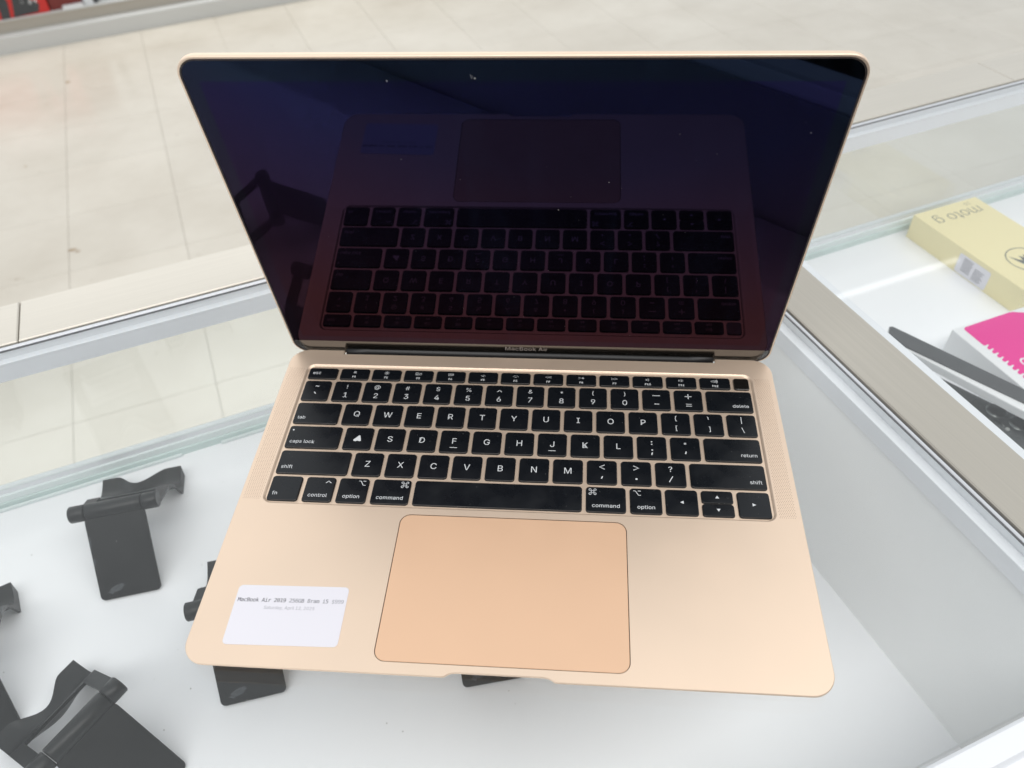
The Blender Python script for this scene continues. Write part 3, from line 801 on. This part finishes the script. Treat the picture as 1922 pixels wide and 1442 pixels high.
icons = [sun(8, .42, .75, 1.15), sun(8, .5, .9, 1.55), merge([rect(-1.1, 2.0, .9, .5), rect(-1.1, .9, .9, .4), rect(1.1, 1.4, .55, .8)]),
         merge([rect(a, b, .35, .35, .22) for a in (-1.2, 0, 1.2) for b in (.95, 2.05)]),
         dots(1.25), dots(1.6), merge([tri(-.95, 1.5, 1), tri(.95, 1.5, 1)]), merge([tri(-.8, 1.5, -1), stroke([(.7, .7), (.7, 2.3)], .27), stroke([(1.4, .7), (1.4, 2.3)], .27)]),
         merge([tri(-.95, 1.5, -1), tri(.95, 1.5, -1)]), spk(0), spk(1), spk(3)]
FT_ = ytab['fnrow']; FH = 9.5
key(-137, -118.4, FT_, FH, [word('esc', 18.6, FH, 'L', yb_=3.9, mx=2.7)], r=1.5)
p_ = (107.2 + 116.5) / 11
for i in range(12):
    x0 = -116.5 + i * p_
    key(x0, x0 + 18.4, FT_, FH, [icons[i], glyph('F%d' % (i + 1), 2.0, 0, -2.3, .06)], r=1.5)
v, f = loft([z3(rr(0, 0, 9.4, FH, 1.5, 3), KZ0 + .02), z3(rr(0, 0, 9.4, FH, 1.5, 3), KZ0 + .35), z3(rr(0, 0, 8.9, FH - .5, 1.4, 3), KT - .1), z3(rr(0, 0, 8.6, FH - .8, 1.3, 3), KT - .02)], False)
o = mesh('power_button', v, f, M['chin'], lap); o.location = (132.2 * MM, (FT_ - FH / 2) * MM, 0)
# dust specks and marks lying on the keys
V, F = [], []; rnd = random.Random(11)
for k in range(170):
    x, y = rnd.uniform(-135, 135), rnd.uniform(95, 184); s_ = rnd.uniform(.05, .13)
    n0 = len(V)
    for q in range(5): V.append((x + s_ * math.cos(q * 1.257), y + s_ * math.sin(q * 1.257) * rnd.uniform(.7, 1.3), KT + .03))
    F.append(tuple(range(n0, n0 + 5)))
tag(mesh('dust', V, F, M['dust'], lap), kind='stuff')

# ---- price label on the palm rest
ll = rr(0, 0, 56.2, 31.7, 2.2, 4)
ca, sa = math.cos(.022), math.sin(.022)
TL = lambda v: Vector(((-106.6 + v[0] * ca - v[1] * sa), (26.8 + v[0] * sa + v[1] * ca), v[2])) * MM
v, f = loft([z3(ll, 0.02), z3(ll, 0.13)])
lab = mesh('price_label', v, f, M['label'], lap, T=TL)
s_full = 'MacBook Air 2019 256GB 8ram i5 $999'
cw = 53.6 / len(s_full)
groups = [('MacBook Air 2019', M['ink'], 0), ('256GB 8ram', M['ink2'], 17), ('i5', M['ink2'], 28), ('$999', M['ink3'], 31)]
for tx, mt_, st_ in groups:
    ps = []
    for i, ch in enumerate(tx):
        if ch == ' ': continue
        v, f = text_mesh(ch, 2.75, 'LEFT', 'DejaVuSansMono.woff2', bold=0.03, res=2)
        ps.append(shift((v, f), -26.9 + (st_ + i) * cw, 6.8, .155))
    v, f = merge(ps); mesh('print', v, f, mt_, lab, T=TL)
v, f = shift(text_mesh('Saturday, April 12, 2025', 2.35, 'CENTER', bold=0.0, sx=.95), .2, 2.9, .155)
mesh('print', v, f, M['ink3'], lab, T=TL)

# ---- lid
TH = math.radians(97.24); HY, HZ = 214.35, -0.14
def LM(v):   # (x, s along the lid, n towards the viewer)
    x, s_, n_ = v
    return Vector((x, HY + s_ * math.cos(TH) - n_ * math.sin(TH), HZ + s_ * math.sin(TH) + n_ * math.cos(TH))) * MM
S_T, S_B = 204.3, -4.0
def lr(off, r): return rr(0, (S_T + S_B) / 2, 2 * (152.05 - off), S_T - S_B - 2 * off, r, 8)
def lz(l, n_): return [(x, s_, n_) for x, s_ in l]
L = [lz(lr(1.15, 9.4), -.05), lz(lr(.5, 10), 0), lz(lr(.12, 10.3), -.25), lz(lr(0, 10.5), -.8), lz(lr(0, 10.5), -2.6), lz(lr(.35, 10.4), -3.5), lz(lr(1.2, 10), -4.1), lz(lr(3.0, 9), -4.4)]
v, f = loft(L, cap0=False); lid = mesh('lid', v, f, M['gold'], lap, T=LM)
for p in lid.data.polygons: p.use_smooth = len(p.vertices) == 4
lid.data.polygons[len(lid.data.polygons) - 1].use_smooth = False
v, f = loft([lz(lr(1.15, 9.4), -.06), lz(lr(1.15, 9.4), .10), lz(lr(1.9, 8.8), .10), lz(lr(1.95, 8.8), -.2)], False, True)
mesh('gasket', v, f, M['gasket'], lap, T=LM)
# glass: bezel ring + lit panel area + chin strip, one flush sheet
gx, gt, gb = 150.1, S_T - 1.95, 8.4
def ring_top(r=8.6, n=8):
    out = [(-gx, gb), (gx, gb)]
    for (sx, a0) in ((1, 0), (-1, 90)):
        for k in range(n + 1):
            a = math.radians(a0 + 90 * k / n); out.append((sx * (gx - r) + r * math.cos(a), gt - r + r * math.sin(a)))
    return out
lcd = [(-143.2, 13.0), (143.2, 13.0), (143.2, 192.0), (-143.2, 192.0)]
tv, tf = tess(ring_top(), [lcd])
bez = mesh('screen_bezel', [(x, y, -.12) for x, y in tv], tf, M['bezel'], lap, T=LM)
mesh('display_panel', [(x, y, -.12) for x, y in lcd], [(0, 1, 2, 3)], M['lcd'], lap, T=LM)
v, f = loft([lz(circ(0, 197.2, 1.5, 20), -.11), lz(circ(0, 197.2, 1.5, 20), -.095)]); mesh('webcam', v, f, M['bezel'], lap, T=LM)
def chin_out(r=8.0, n=6):
    out = [(gx, gb - .1), (-gx, gb - .1)]
    for (sx, a0) in ((-1, 180), (1, 270)):
        for k in range(n + 1):
            a = math.radians(a0 + 90 * k / n); out.append((sx * (gx - r) + r * math.cos(a), -2.0 + r + r * math.sin(a)))
    return out
tv, tf = tess(chin_out(), []); chin = mesh('chin_strip', [(x, y, -.10) for x, y in tv], tf, M['chin'], lap, T=LM)
v, f = shift(text_mesh('MacBook Air', 4.4, 'CENTER', bold=-.02, space=1.04), -0.3, 3.0, -.06); mesh('wordmark', v, f, M['wordmark'], chin, T=LM)
# smears, chips and dust on the screen
V, F = [], []; rnd = random.Random(21)
spk_ = [(-56.5, 192.3, .55), (-17, 193.5, .6), (76, 165, .22), (135, 166, .3), (45, 137, .3), (-29, 138, .2), (-57, 150, .22), (20, 119, .28)]
for k in range(46): spk_.append((rnd.uniform(-140, 140), rnd.uniform(15, 190), rnd.uniform(.06, .12)))
for (x, s_, r_) in spk_:
    n0 = len(V); a0 = rnd.random() * 6
    for q in range(6): V.append((x + r_ * math.cos(a0 + q * 1.047) * rnd.uniform(.5, 1.2), s_ + r_ * math.sin(a0 + q * 1.047) * rnd.uniform(.7, 1.3), -.09))
    F.append(tuple(range(n0, n0 + 6)))
v2, f2 = stroke([(-18.9, 195.4), (-18.3, 193.2), (-17.8, 194.8)], .2); n0 = len(V); V += [(x, y, -.09) for x, y, _ in v2]; F += [tuple(i + n0 for i in q) for q in f2]
tag(mesh('dust', V, F, M['dust'], lap, T=LM), kind='stuff')
# ---- hinge barrel in the notch
n = 24; L = []
for (x, r_) in ((-117.6, 3.6), (-117.0, 4.3), (-103, 4.3), (-102.6, 4.05), (102.6, 4.05), (103, 4.3), (117.0, 4.3), (117.6, 3.6)):
    L.append([(x, 215.9 + r_ * math.cos(2 * math.pi * k / n), -3.6 + r_ * math.sin(2 * math.pi * k / n)) for k in range(n)])
v, f = loft(L); o = mesh('hinge_barrel', v, f, M['black'], lap)
for p in o.data.polygons: p.use_smooth = len(p.vertices) == 4
v, f = loft([[(-118, y, z) for y, z in ((210.2, -2.2), (211.0, -2.2), (211.0, -8), (210.2, -8))], [(118, y, z) for y, z in ((210.2, -2.2), (211.0, -2.2), (211.0, -8), (210.2, -8))]])
mesh('vent_strip', v, f, M['gasket'], lap)
